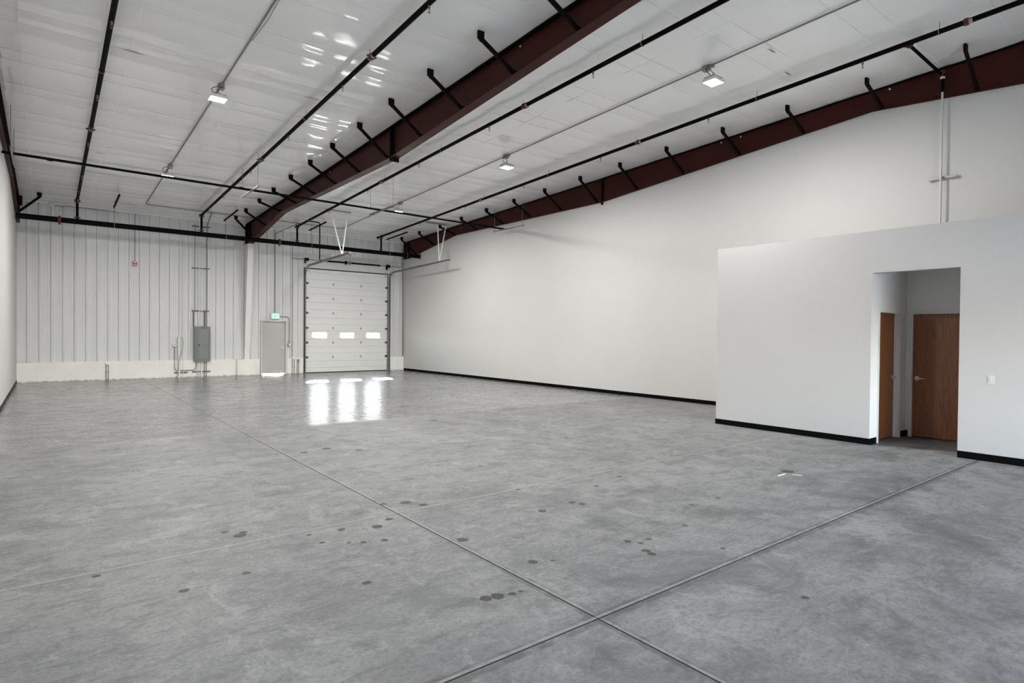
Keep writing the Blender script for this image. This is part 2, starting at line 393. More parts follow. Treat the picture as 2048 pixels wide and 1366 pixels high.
# right long wall, its top cut to the underside of the end beam
pts = [(D+0.2, 0), (YF, 0), (YF, BEAM[-1][1])] + [(y, z) for y, z in reversed(BEAM[1:-1])] + [(D+0.2, 5.12)]
o = MB().prism(pts, 'x', XR, XR+0.14).box(XR+0.141, XR+0.30, YF-0.15, D+0.26, 0, 7.6).done('wall_right', drywall)
tag(o, 'long white drywall wall rising to the dark red beam on the right', 'wall', kind='structure')
o = MB().prism(pts, 'x', XL-0.14, XL).box(XL-0.30, XL-0.141, YF-0.15, D+0.26, 0, 7.6).done('wall_left', drywall)
tag(o, 'white drywall wall at the left edge of the hall', 'wall', kind='structure')
o = MB().box(XR-0.008, XR, 6.62, 24.60, 0, 0.10).done('baseboard_right', rubber)
tag(o, 'long black rubber base along the white right wall', 'baseboard', kind='structure')
o = MB().box(XL, XL+0.008, YF+.1, 24.60, 0, 0.10).done('baseboard_left', rubber_grey)
tag(o, 'charcoal rubber base along the left wall', 'baseboard', kind='structure')

# unseen front wall; window opening widened to throw more daylight on the ceiling
m = MB().box(XL-0.14, 1.8, YF-0.15, YF, 0, 7.3).box(9.0, XR+0.14, YF-0.15, YF, 0, 7.3).box(1.8, 9.0, YF-0.15, YF, 2.4, 7.3).box(1.8, 9.0, YF-0.15, YF, 0, 0.8)
tag(m.done('wall_front', drywall), 'white front wall behind the camera with a window band sized for fill daylight', 'wall', kind='structure')

# back wall core, liner panels and stem
OX0, OX1, OZ = 8.50, 12.24, 4.42       # overhead door opening
EX0, EX1, EZ = 6.70, 7.72, 2.19        # exit door opening
m = MB().box(XL-0.3, EX0, D+0.11, D+0.26, 0, 6.6).box(EX0, EX1, D+0.11, D+0.26, EZ, 6.6).box(EX1, OX0, D+0.11, D+0.26, 0, 6.6)
m.box(OX0, OX1, D+0.11, D+0.26, OZ, 6.6).box(OX1, XR+0.3, D+0.11, D+0.26, 0, 6.6)
wb = m.done('wall_back', liner)
tag(wb, 'ribbed white metal back wall with the exit door and overhead door', 'wall', kind='structure')
PY = D + 0.045                          # pan plane, ribs stand to D
RIB = 0.3105
def liner_mesh(x0, x1, z0, z1, first):
    """one pan with the rib on its left edge; clipped at x1"""
    prof = [(0, 0.0), (0.014, -0.042), (0.060, -0.042), (0.074, 0.0), (0.145, 0.0), (0.150, -0.0035), (0.165, -0.0035), (0.170, 0.0),
            (0.215, 0.0), (0.220, -0.0035), (0.235, -0.0035), (0.240, 0.0), (RIB-0.001, 0.0)]
    if not first: prof = [(a, b_) for a, b_ in prof if a >= 0.074]
    pr = [(x0+a, PY+b_) for a, b_ in prof if x0+a < x1]
    if not pr or pr[-1][0] < x1-0.002: pr.append((x1-0.001, PY))
    poly = pr + [(pr[-1][0], PY+0.02), (pr[0][0], PY+0.02)]
    return MB().prism(poly, 'z', z0, z1)
ZT = 5.857; ZS = 0.637
def put_panels(xa, xb, z0, z1, keep_rib=True):
    k = math.floor((xa - (-0.53)) / RIB + 1e-6)
    x = -0.53 + k*RIB
    while x < xb - 0.01:
        s0 = x; e0 = min(x+RIB, xb)
        if s0 < xa - 0.02:                       # clipped on the left
            poly = [(xa, PY), (e0-0.001, PY), (e0-0.001, PY+0.02), (xa, PY+0.02)]
            MB().prism(poly, 'z', z0, z1).done('wall_panel', liner, wb)
        elif e0 - s0 > 0.02:
            liner_mesh(s0, e0, z0, z1, True).done('wall_panel', liner, wb)
        x += RIB
put_panels(XL, EX0, ZS, ZT)
put_panels(EX0, EX1, EZ, ZT)
put_panels(EX1, OX0-0.11, ZS, ZT)
put_panels(OX0-0.11, OX1+0.02, 5.03, ZT)
put_panels(OX1+0.02, XR, ZS, ZT)
# header sheet and jamb trims of the overhead door
MB().box(OX0-0.11, OX1+0.03, D+0.028, D+0.11, OZ, 5.03).done('header_trim', liner, wb)
MB().box(OX0-0.11, OX0-0.015, D+0.0, D+0.11, 0.0, OZ).done('jamb_trim', liner, wb)
MB().box(OX1+0.015, OX1+0.08, D+0.0, D+0.11, 0.0, OZ).done('jamb_trim', liner, wb)
# screw rows of the liner
m = MB()
x = -0.53
while x < XR-.1:
    for zz_ in (2.47, 4.17, 5.15):
        xx = x + 0.10
        if not (EX0-.1 < xx < OX1+.1 and zz_ < 5) or (xx < EX0 - .1):
            m.box(xx-0.004, xx+0.004, PY-0.006, PY, zz_-0.004, zz_+0.004)
            m.box(xx+0.165, xx+0.173, PY-0.006, PY, zz_-0.004, zz_+0.004)
    x += RIB
q = m.done('screw', galv, wb); q['kind'] = 'stuff'
# concrete stem with piers
m = MB()
for a, b_ in ((XL, EX0-0.03), (EX1+0.01, OX0-0.11), (OX1+0.08, XR)):
    m.box(a, b_, D-0.02, D+0.11, 0, ZS)
m.box(5.80, 6.52, D-0.16, D+0.10, 0, ZS)
m.box(12.70, XR, D-0.075, D+0.10, 0, ZS)
m.box(XL, -0.36, D-0.045, D+0.10, 0, ZS)
o = m.done('trim_1', conc_paint); tag(o, 'low white painted concrete stem wall below the ribbed metal', 'wall base', kind='structure')

# roof insulation
bm = bmesh.new(); NXg, NYg = 96, 250
y0c, y1c = YF-0.1, D+0.12
STR_Y = []
k = -6
while 5.25+1.535*k < D: STR_Y += [5.25+1.535*k, 5.68+1.535*k]; k += 1
STR_X = [-0.35, 1.1, 2.99, 4.10, 5.6, 6.9, 8.43, 9.48, 11.0, 12.6]
def sag(x, y):
    return 0.6*sag0(x, y)
def sag0(x, y):
    ds = min(abs(y-q_) for q_ in STR_Y); dx = min(abs(x-q_) for q_ in STR_X)
    return -0.028*(1-math.exp(-(ds/0.20)**2))*(0.5+0.5*(1-math.exp(-(dx/0.3)**2)))
rndv = random.Random(3)
grid = []
for j in range(NYg+1):
    y = y0c + (y1c-y0c)*j/NYg; row = []
    for i in range(NXg+1):
        x = XL-0.2 + (XR+0.45-XL)*i/NXg
        z = zc(y) + 0.024 + sag(x, y) + rndv.uniform(-0.0025, 0.0025)
        # puckers over the beams
        for bx in (6.17, 12.98, -0.8):
            dd = abs(x-bx)
            if dd < 0.8: z += 0.006*math.sin(y*23+dd*6)*math.exp(-dd*3)
        row.append(bm.verts.new((x, y, z)))
    grid.append(row)
for j in range(NYg):
    for i in range(NXg):
        f = bm.faces.new((grid[j][i], grid[j+1][i], grid[j+1][i+1], grid[j][i+1])); f.smooth = True
me = bpy.data.meshes.new('ceiling'); bm.to_mesh(me); bm.free(); me.materials.append(vinyl)
ce = bpy.data.objects.new('ceiling', me); COL.objects.link(ce)
tag(ce, 'sloping white vinyl faced insulation ceiling with straps', 'ceiling', kind='structure')
def strap(a, b_, wdt):
    m_ = MB(); a, b_ = Vector(a), Vector(b_); m_.bar(a, b_, wdt, 0.003); m_.done('strap', strap_m, ce)
for y in STR_Y:
    if y > -1.5: strap((XL, y, zc(y)+0.0205), (XR-0.02, y, zc(y)+0.0205), 0.013)
for x in STR_X: strap((x, YF, zc(YF)+0.019), (x, D, zc(D)+0.019), 0.018)
for (xa, ya, xb, yb) in ((0.99, 11.80, 1.30, 11.81), (0.94, 18.08, 1.16, 18.07), (4.0, 11.82, 4.31, 11.84), (9.69, 5.31, 9.95, 5.30), (10.75, 5.56, 11.0, 5.55), (1.9, 23.6, 2.4, 23.6)):
    L_ = xb-xa; m = MB(); z_ = zc(ya)+0.006
    m.prism([(xa, ya), (xa+L_*0.4, ya-0.012), (xb, yb), (xa+L_*0.6, ya+0.006)], 'z', z_, z_+0.004); m.done('seam_gap', strut_m, ce)
o = MB().prism([(D+0.1, ZT+0.001), (D-0.012, ZT+0.001), (D-0.03, ZT+0.075), (D-0.02, ZT+0.08), (D+0.1, ZT+0.08)], 'x', XL, XR).done('trim_2', strap_m)
tag(o, 'thin white angle where the ribbed wall meets the ceiling', 'trim', kind='structure')

o = MB().prism([(YF-0.2, zc(YF-0.2)+0.12), (D+0.3, zc(D+0.3)+0.12), (D+0.3, zc(D+0.3)+0.3), (YF-0.2, zc(YF-0.2)+0.3)], 'x', XL-0.32, XR+0.32).done('roof', galv)
tag(o, 'metal roof deck above the insulation', 'roof', kind='structure')
# ------------------------------------------------------------------ office box on the right
OXF, OXB, OH = 10.30, 10.45, 3.405
NY0, NY1, NZ = 2.69, 3.85, 2.738
m = MB().box(OXF, OXB, NY1, 6.60, 0, OH).box(OXF, OXB, NY0, NY1, NZ, OH).box(OXF, OXB, YF, NY0, 0, OH)
m.box(OXB, XR, 6.46, 6.60, 0, OH)
o = m.done('wall_office', office_paint); tag(o, 'low white office partition with a tall doorway, standing in the hall', 'wall', kind='structure')
BH = 0.10
def base(name, label, *boxes):
    m = MB()
    for q in boxes: m.box(*q)
    return tag(m.done(name, rubber, None), label, 'baseboard', kind='structure')
base('baseboard_office', 'black rubber base along the office partition left of its doorway', (OXF-0.008, OXF, NY1, 6.608, 0, BH), (OXF, XR-.01, 6.60, 6.608, 0, BH), (OXF-0.008, 10.56, NY1-0.008, NY1, 0, BH))
base('baseboard_office.001', 'black rubber base along the office partition right of its doorway', (OXF-0.008, OXF, YF+.02, NY0, 0, BH))
# nook behind the doorway
LX0, LX1, LZ = 10.62, 11.51, 2.125      # left wooden door
BY0, BY1 = 2.833, 3.747                 # rear wooden door
m = MB().box(OXF+0.003, LX0-0.03, NY1-0.0015, NY1+0.12, 0.0, NZ-0.001).box(OXB, LX0-0.03, NY1, NY1+0.12, NZ, 2.95).box(LX1+0.03, 11.82, NY1, NY1+0.12, 0, 2.95).box(LX0-0.03, LX1+0.03, NY1, NY1+0.12, LZ+0.03, 2.95)
m.box(11.82, 11.94, BY1+0.03, NY1+0.12, 0, 2.95).box(11.82, 11.94, BY0-0.03, BY1+0.03, LZ+0.03, 2.95).box(11.82, 11.94, 2.3, BY0-0.03, 0, 2.95)
m.box(OXB, 11.94, 2.2, 2.3, 0, 2.95)
o = m.done('wall_nook', nook_paint_lifted); tag(o, 'white walls of the small lobby inside the office doorway', 'wall', kind='structure')
o = MB().box(OXB, 12.0, 2.2, 4.0, 2.95, 3.0).done('ceiling_nook', nook_paint_lifted); tag(o, 'flat ceiling of the office lobby', 'ceiling', kind='structure')
base('baseboard_nook', 'short black rubber base in the lobby corner between two wood doors', (LX1+0.05, 11.82, NY1-0.008, NY1, 0, BH), (11.812, 11.82, BY1+0.05, NY1-0.008, 0, BH))
# backs, so that no light leaks around the doors
def lever(parent, c, out, along, name='lever_handle'):
    """rose + lever; out = direction away from the door, along = direction of the lever"""
    c, out, along = Vector(c), Vector(out), Vector(along)
    h_ = MB().tube([c, c+out*0.012], 0.038, 20).tube([c+out*0.012, c+out*0.055], 0.014, 12)
    h_.tube([c+out*0.052-along*0.008, c+out*0.056+along*0.03, c+out*0.052+along*0.115], [0.016, 0.014, 0.010], 12)
    return h_.done(name, chrome, parent)
dA = thing('door_2', 'narrow looking oak veneer door on the left side of the office lobby', 'door', (11.06, NY1+0.06, 0), kind='structure')
slabA = MB().box(LX0, LX1, NY1+0.085, NY1+0.128, 0.012, LZ-0.003).bevel(0.002, 1).done('door_slab', oak, dA)
fr_ = MB().box(LX0-0.055, LX0-0.003, NY1-0.018, NY1+0.13, 0, LZ+0.05).box(LX1+0.003, LX1+0.05, NY1-0.015, NY1+0.13, 0, LZ+0.05).box(LX0-0.003, LX1+0.003, NY1-0.015, NY1+0.13, LZ, LZ+0.05)
fr_.box(LX1-0.012, LX1+0.003, NY1+0.055, NY1+0.082, 0, LZ).done('door_frame', trim_white, dA)
lever(slabA, (LX1-0.07, NY1+0.085, 1.03), (0, -1, 0), (-1, 0, 0))
dB = thing('door_3', 'wide oak veneer door facing out of the office lobby', 'door', (11.83, 3.29, 0), kind='structure')
slabB = MB().box(11.835, 11.878, BY0, BY1, 0.012, LZ-0.003).bevel(0.002, 1).done('door_slab', oak, dB)
MB().box(11.80, 11.90, BY1+0.003, BY1+0.053, 0, LZ+0.05).box(11.80, 11.90, BY0-0.053, BY0-0.003, 0, LZ+0.05).box(11.80, 11.90, BY0-0.003, BY1+0.003, LZ, LZ+0.05).done('door_frame', trim_white, dB)
lever(slabB, (11.835, BY1-0.065, 1.015), (-1, 0, 0), (0, -1, 0))
MB().box(11.8, 11.803, BY1+0.004, BY1+0.012, 0.96, 1.07).done('strike_plate', brace_m, dB)
o = MB().box(OXB, XR, YF, 6.46, OH-0.12, OH-0.06).done('ceiling_office', office_paint); tag(o, 'flat roof of the office box behind its parapet', 'roof', kind='structure')
sw = thing('light_switch', 'white rocker switch plate on the office wall right of the doorway', 'switch', (10.3, 2.318, 1.08))
MB().box(10.294, 10.30, 2.280, 2.356, 1.083, 1.198).bevel(0.0025, 2).done('plate', plate_m, sw)
MB().box(10.288, 10.295, 2.306, 2.330, 1.118, 1.163).bevel(0.002, 1).done('rocker', plate_m, sw)

# ================================================================== EXIT DOOR
de = thing('door_1', 'grey painted steel exit door below the lit green exit sign', 'door', (7.2, D+0.05, 0), kind='structure')
slabE = MB().box(EX0+0.055, EX1-0.055, D+0.060, D+0.105, 0.030, 2.13).bevel(0.003, 1).done('door_slab', door_paint, de)
MB().box(EX0-0.005, EX0+0.052, D-0.015, D+0.15, 0, 2.19).box(EX1-0.052, EX1+0.005, D-0.015, D+0.15, 0, 2.19).box(EX0+0.052, EX1-0.052, D-0.015, D+0.15, 2.135, 2.19).box(EX0+0.04, EX1-0.04, D+0.107, D+0.13, 2.08, 2.19).box(EX0+0.04, EX0+0.085, D+0.107, D+0.13, 0, 2.19).box(EX1-0.085, EX1-0.04, D+0.107, D+0.13, 0, 2.19).done('door_frame', frame_paint, de)
lever(slabE, (EX1-0.125, D+0.060, 1.07), (0, -1, 0), (-1, 0, 0))
MB().box(EX0+.052, EX1-.052, D+0.03, D+0.14, 0.0, 0.012).done('threshold', galv, de)
m = MB()
for z in (0.3, 1.1, 1.9): m.box(EX0+0.048, EX0+0.06, D+0.045, D+0.06, z, z+0.11)
m.done('hinge', galv, de)

# EXIT sign
ex = thing('exit_sign', 'white exit sign with glowing green letters above the grey door', 'sign', (7.25, D-0.03, 2.24))
MB().box(7.08, 7.42, D-0.045, D+0.02, 2.245, 2.475).bevel(0.008, 2).done('housing', white_plastic, ex)
MB().box(7.105, 7.395, D-0.049, D-0.044, 2.272, 2.45).done('face_panel', exit_face, ex)
def letter(ch, x0, w_, z0, h_, t=0.020):
    m_ = MB(); y0_, y1_ = D-0.054, D-0.048
    if ch == 'E':
        m_.box(x0, x0+t, y0_, y1_, z0, z0+h_)
        for zz_ in (z0, z0+(h_-t)/2, z0+h_-t): m_.box(x0+t, x0+w_, y0_, y1_, zz_, zz_+t)
    if ch == 'X':
        m_.bar((x0+t/2, (y0_+y1_)/2, z0), (x0+w_-t/2, (y0_+y1_)/2, z0+h_), 0.006, t*1.0, up=(1, 0, 0))
        m_.bar((x0+w_-t/2, (y0_+y1_)/2-.0004, z0), (x0+t/2, (y0_+y1_)/2-.0004, z0+h_), 0.006, t*1.0, up=(1, 0, 0))
    if ch == 'I': m_.box(x0+w_/2-t/2, x0+w_/2+t/2, y0_, y1_, z0, z0+h_)
    if ch == 'T': m_.box(x0+w_/2-t/2, x0+w_/2+t/2, y0_, y1_, z0, z0+h_).box(x0, x0+w_, y0_-.0003, y1_, z0+h_-t, z0+h_)
    return m_.done('letter', green, ex)
for ch, xx, w_ in (('E', 7.125, 0.062), ('X', 7.197, 0.066), ('I', 7.270, 0.026), ('T', 7.303, 0.068)): letter(ch, xx, w_, 2.288, 0.145)
MB().tube([(7.37, D-0.05, 2.235), (7.37, D-0.05, 2.205)], 0.018, 10).box(7.12, 7.30, D-0.05, D, 2.225, 2.245).done('lamp_head', white_plastic, ex)

# ================================================================== OVERHEAD DOOR
od = thing('overhead_door', 'white sectional overhead door with three small windows', 'garage door', (10.37, D+0.07, 0))
JZ = [0.03, 0.665, 1.285, 1.905, 2.535, 3.16, 3.78, 4.40]
GR = [[0.20, 0.47], [0.82, 1.09], [1.41, 1.765], [2.05, 2.33], [2.68, 2.99], [3.34, 3.61], [3.94, 4.24]]
DX0, DX1, DYF, DYB = 8.51, 12.23, D+0.055, D+0.105
def section_strip(m_, x0, x1, z0, z1, grooves, e0=0.0004, e1=0.0004):
    pr = [(DYF, z0+e0)]
    for g_ in grooves: pr += [(DYF, g_-0.021), (DYF+0.018, g_-0.012), (DYF+0.018, g_+0.010), (DYF, g_+0.022)]
    pr += [(DYF, z1-e1), (DYB, z1-e1), (DYB, z0+e0)]
    m_.prism(pr, 'x', x0, x1)
WIN = [(8.78, 9.43), (10.0, 10.655), (11.225, 11.885)]; WZ0, WZ1 = 1.485, 1.71
for i in range(7):
    m = MB()
    if i != 2:
        section_strip(m, DX0, DX1, JZ[i], JZ[i+1], GR[i]); sec = m.done('section', ohd_white, od)
    else:
        section_strip(m, DX0, DX1, JZ[i], WZ0, [GR[i][0]], 0.0004, 0); section_strip(m, DX0, DX1, WZ1, JZ[i+1], [GR[i][1]], 0, 0.0004)
        e_ = [DX0] + [v for w_ in WIN for v in w_] + [DX1]
        for k in range(0, len(e_), 2): m.box(e_[k], e_[k+1], DYF+0.0003, DYB-0.0003, WZ0-0.006, WZ1+0.006)
        sec = m.done('section', ohd_white, od)
        for (a, b_) in WIN:
            def rr_(x0, x1, z0, z1, r, n=5):
                o_ = []
                for cx, cz, s0 in ((x1-r, z1-r, 0), (x0+r, z1-r, 90), (x0+r, z0+r, 180), (x1-r, z0+r, 270)):
                    for k in range(n+1):
                        t_ = math.radians(s0+90*k/n); o_.append((cx+r*math.cos(t_), cz+r*math.sin(t_)))
                return o_
            outer = rr_(a-0.022, b_+0.022, WZ0-0.022, WZ1+0.022, 0.055); inner = rr_(a+0.004, b_-0.004, WZ0+0.004, WZ1-0.004, 0.040)
            mid_ = rr_(a-0.004, b_+0.004, WZ0-0.004, WZ1+0.004, 0.045)
            def ring(P1, P2, y0_, y1_):
                m_ = MB(); n_ = len(P1)
                V = [[m_.bm.verts.new((q_[0], yy_, q_[1])) for q_ in PP] for PP, yy_ in ((P1, y0_), (P2, y0_), (P2, y1_), (P1, y1_))]
                for r_ in range(4):
                    A, B = V[r_], V[(r_+1) % 4]
                    for k in range(n_): m_.bm.faces.new((A[k], A[(k+1) % n_], B[(k+1) % n_], B[k]))
                return m_
            ring(outer, mid_, DYF-0.010, DYF+0.003).done('window_frame', white_plastic, sec)
            ring(mid_, inner, DYF-0.012, DYF+0.05).done('window_gasket', black, sec)
            MB().box(a-.001, b_+.001, DYF+0.020, DYF+0.024, WZ0-.001, WZ1+.001).done('window_pane', glass, sec)
for i in range(1, 7):
    for hx in (9.69, 10.96):
        z = JZ[i]
        m = MB().prism([(hx-0.040, z), (hx-0.014, z+0.030), (hx, z+0.075), (hx+0.014, z+0.030), (hx+0.040, z), (hx+0.014, z-0.030), (hx, z-0.075), (hx-0.014, z-0.030)], 'y', DYF-0.008, DYF+0.001)
        m.tube([(hx-0.04, DYF-0.012, z), (hx+0.04, DYF-0.012, z)], 0.010, 8).done('hinge', galv, od)
    for sx_, hx in ((1, DX0), (-1, DX1)):
        z = JZ[i]
        m = MB().box(min(hx, hx+sx_*0.09), max(hx, hx+sx_*0.09), DYF-0.010, DYF+0.001, z-0.05, z+0.045)
        m.tube([(hx+sx_*0.14, DYF-0.02, z), (hx-sx_*0.05, DYF-0.02, z)], 0.010, 8).tube([(hx-sx_*0.03, DYF-0.02, z), (hx-sx_*0.055, DYF-0.02, z)], 0.026, 12).done('roller_hinge', strut_m, od)
for sx_, hx in ((1, DX0+0.10), (-1, DX1-0.10)):
    m = MB()
    for z in (4.30,): m.box(hx-0.06, hx+0.06, DYF-0.006, DYF, z-0.01, z+0.01)
    m.done('end_plate', strut_m, od)
m = MB()
for z in JZ[1:7]: m.box(DX0, DX1, DYB-0.001, DYB+0.006, z-0.03, z+0.03)
m.box(DX0, DX1, DYB-0.001, DYB+0.006, 4.36, 4.42).done('joint_light_block', ohd_white, od)  # added strips behind the section joints, blocking outdoor light leaks
MB().box(DX0, DX1, DYF-0.004, DYB, 0.0, 0.032).done('bottom_seal', black, od)
MB().box(DX0-0.02, DX1+0.02, DYF-0.02, DYF+0.01, 4.375, 4.425).done('top_seal', black, od)
for x0_, x1_ in ((DX0-0.022, DX0+0.0), (DX1, DX1+0.022)): MB().box(x0_, x1_, DYF-0.012, DYF+0.02, 0, 4.40).done('side_seal', black, od)
# tracks: vertical, curve, horizontal run
def track(hx, yend, z_end, sgn):
    path = [(hx, D-0.03, 0.0), (hx, D-0.03, 4.05)]
    for k in range(1, 9):
        a = PI/2*k/8; path.append((hx, D-0.03-0.40*(1-math.cos(a)), 4.05+0.40*math.sin(a)))
    path.append((hx, yend, z_end))
    m_ = MB(); P_ = [Vector(q_) for q_ in path]; prev = None
    for i_, q_ in enumerate(P_):
        t_ = (P_[min(i_+1, len(P_)-1)]-P_[max(i_-1, 0)]).normalized(); n_ = Vector((1, 0, 0)).cross(t_).normalized()
        ring_ = []
        for du, dv in ((-0.022*sgn, -0.028), (0.020*sgn, -0.028), (0.020*sgn, -0.022), (-0.016*sgn, -0.022), (-0.016*sgn, 0.022), (0.020*sgn, 0.022), (0.020*sgn, 0.028), (-0.022*sgn, 0.028)):
            ring_.append(m_.bm.verts.new(q_ + Vector((du, 0, 0)) + n_*dv))
        if prev:
            for j_ in range(8): m_.bm.faces.new((prev[j_], prev[(j_+1) % 8], ring_[(j_+1) % 8], ring_[j_]))
        else: m_.bm.faces.new(ring_)
        prev = ring_
    m_.bm.faces.new(list(reversed(prev)))
    return m_.done('track', galv, od)
TL, TR = OX0-0.035, OX1+0.035
track(TL, 20.07, 4.54, 1); track(TR, 19.5, 4.58, -1)
for hx, s_ in ((TL, -1), (TR, 1)):
    MB().box(min(hx+s_*0.03, hx+s_*0.055), max(hx+s_*0.03, hx+s_*0.055), D-0.07, D-0.002, 0, 4.42).done('track_angle', black if s_ < 0 else strut_m, od)
    yy_e = 20.2 if s_ < 0 else 19.65
    MB().bar((hx+s_*0.026, D-0.35, 4.475), (hx+s_*0.026, yy_e, 4.565 if s_ < 0 else 4.60), 0.006, 0.055).done('track_stiffener', galv, od)
# torsion shaft, springs, drums
ZSH, YSH = 4.745, D-0.13
MB().tube([(7.90, YSH, ZSH), (12.85, YSH, ZSH)], 0.0135, 10).done('shaft', strut_m, od)
for a, b_ in ((9.05, 10.15), (10.42, 11.78)):
    m = MB(); n_ = 90
    m.tube([(a, YSH, ZSH), (b_, YSH, ZSH)], 0.033, 14)
    for k in range(0, 60): 
        xx = a+(b_-a)*(k+0.5)/60; m.torus((xx, YSH, ZSH), (1, 0, 0), 0.034, 0.005, 12, 4)
    m.done('torsion_spring', black_pipe, od)
for xx in (10.19, 10.36): MB().tube([(xx-0.03, YSH, ZSH), (xx+0.03, YSH, ZSH)], 0.060, 14).box(xx-0.006, xx+0.006, YSH, D+0.03, ZSH-0.08, ZSH+0.08).done('spring_anchor', galv if xx > 10.3 else black_pipe, od)
for xx in (8.50, 12.20): MB().tube([(xx-0.045, YSH, ZSH), (xx-0.02, YSH, ZSH), (xx+0.045, YSH, ZSH)], [0.07, 0.058, 0.07], 18).box(xx-0.075, xx-0.065, YSH-0.04, D+0.04, ZSH-0.16, ZSH+0.07).done('cable_drum', black_pipe, od)
for hx in (8.455, 12.255): MB().tube([(hx, D-0.09, 0.1), (hx, YSH+0.03, ZSH)], 0.004, 6).done('lift_cable', strut_m, od)
# track hangers
def hanger_set(xt, yt, zt, xa, xb, xbar0, xbar1, yb):
    zb_ = zc(yb)-0.05
    MB().bar((xt, yt, zt), (xa, yb, zb_), 0.040, 0.012, up=(0, 1, 0)).done('track_hanger', white_plastic, od)
    MB().bar((xt+0.01, yt, zt), (xb, yb, zb_), 0.040, 0.012, up=(0, 1, 0)).done('track_hanger', white_plastic, od)
    MB().bar((xbar0, yb, zb_+0.01), (xbar1, yb, zb_+0.01), 0.045, 0.045).done('hanger_bar', galv, od)
hanger_set(TL, 20.85, 4.56, 7.82, 8.46, 7.65, 8.56, 20.3)
hanger_set(TR, 20.33, 4.60, 12.05, 12.44, 11.55, 12.46, 20.1)
MB().box(TL-0.03, TL+0.03, 20.02, 20.06, 4.41, 4.52).done('bumper_spring', coupling_red, od)

# ================================================================== ROOF BEAMS
def beam(name, label, xw, fl0, fl1, braces, side, splice=True):
    r_ = thing(name, label, 'beam', (xw, 12.0, 5.66))
    poly = [(y, z+0.010) for y, z in BEAM] + [(YF, zc(YF)-0.012), (24.6, zc(24.6)-0.012)]
    MB().prism(poly, 'x', xw-0.005, xw+0.005).done('web', red_steel, r_)
    m_ = MB()
    for (a, za), (b2, zb2) in zip(BEAM[1:], BEAM[2:]):
        m_.prism([(a, za), (b2, zb2), (b2, zb2+0.014), (a, za+0.014)], 'x', fl0, fl1)
    m_.box(fl0, fl1, 24.15, 24.6, 5.12, 5.134).done('bottom_flange', red_steel, r_)
    MB().prism([(YF, zc(YF)-0.014), (24.6, zc(24.6)-0.014), (24.6, zc(24.6)+0.005), (YF, zc(YF)+0.005)], 'x', fl0, fl1).done('top_flange', brace_m, r_)
    MB().box(fl0-0.012, fl1+0.012, 12.185, 12.225, 5.59, zc(12.2)-0.02).done('splice_plate', brace_m, r_)
    MB().prism([(24.60, 5.12), (24.57, 5.12), (24.57, zc(24.5)-.02), (24.60, zc(24.5)-.02)], 'x', fl0, fl1).done('end_plate', brace_m, r_)
    MB().prism([(24.17, 5.13), (24.15, 5.13), (24.15, zc(24.1)-.02), (24.17, zc(24.1)-.02)], 'x', fl0, xw-.006).done('stiffener', brace_m, r_)
    for y in braces:
        zt = zc(y); xa = xw + side*0.78; xb2 = fl0 + 0.035 if side < 0 else fl1 - 0.035
        m_ = MB()
        m_.prism([(xa-side*0.0, zt+0.02), (xa-side*0.115, zt+0.02), (xa-side*0.115, zt-0.085), (xa-side*0.07, zt-0.155), (xa, zt-0.105)], 'y', y-0.02, y+0.02)
        m_.bar((xa-side*0.05, y, zt-0.095), (xb2, y, zb(y)+0.075), 0.045, 0.060)
        m_.box(min(xb2, xb2-side*0.06), max(xb2, xb2-side*0.06), y-0.03, y+0.03, zb(y)+0.012, zb(y)+0.10)
        m_.done('brace', brace_m, r_)
    return r_
PURL = [3.20, 4.74, 6.28, 7.80, 9.38, 10.92, 12.45, 14.03, 15.58, 17.16, 18.78, 20.33, 21.98]
rb = beam('roof_beam', 'dark red tapered steel beam crossing the middle of the ceiling', 6.17, 6.07, 6.27, PURL, -1)
rr1 = beam('roof_beam', 'dark red tapered steel beam above the long right wall', XR+0.02, XR-0.045, XR+0.10, PURL+[23.55], -1)
rl = beam('roof_beam', 'dark red steel beam seen edge on above the left wall', XL-0.02, XL-0.10, XL+0.085, [], 1)
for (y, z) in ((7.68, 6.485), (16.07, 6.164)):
    MB().tube([(6.164, y, z), (6.158, y, z)], 0.018, 10).done('hole_light_disc', white_plastic, rb)  # pale discs painted as bright ceiling showing through bolt holes
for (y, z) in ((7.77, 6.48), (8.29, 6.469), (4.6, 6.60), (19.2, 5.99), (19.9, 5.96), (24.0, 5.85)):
    MB().tube([(XR+0.014, y, z), (XR+0.008, y, z)], 0.018, 10).done('hole_light_disc', white_plastic, rr1)  # same painted light spots on the right web
# knee braces down from the eave strut
def knee(r_, x_top, y_top, x_bot, y_bot, z_bot):
    zt = zc(y_top); s_ = 1 if x_top > x_bot else -1
    m_ = MB().box(min(x_top, x_top-s_*0.12), max(x_top, x_top-s_*0.12), y_top-0.02, y_top+0.02, zt-0.09, zt+0.02)
    m_.bar((x_top-s_*0.03, y_top, zt-0.09), (x_bot, y_bot, z_bot), 0.05, 0.06); m_.done('knee_brace', brace_m, r_)
knee(rl, -0.13, 23.45, XL+0.06, 23.6, 5.30)
knee(rb, 5.36, 23.25, 6.09, 23.9, 5.42)
MB().box(XL, XL+0.16, 24.10, 24.16, zc(24.1)-0.30, zc(24.1)+0.0).done('eave_clip', brace_m, rl)

# column below the middle beam
cl = thing('column', 'white painted tapered column beside the exit door', 'column', (6.17, 24.6, ZS))
MB().prism([(D+0.06, ZS), (24.645, ZS), (24.17, 5.115), (D+0.06, 5.115)], 'x', 6.07, 6.27).done('shaft', white_cover, cl)
MB().box(6.06, 6.28, 24.16, D+0.06, 5.115, 5.12).done('cap_plate', brace_m, cl)

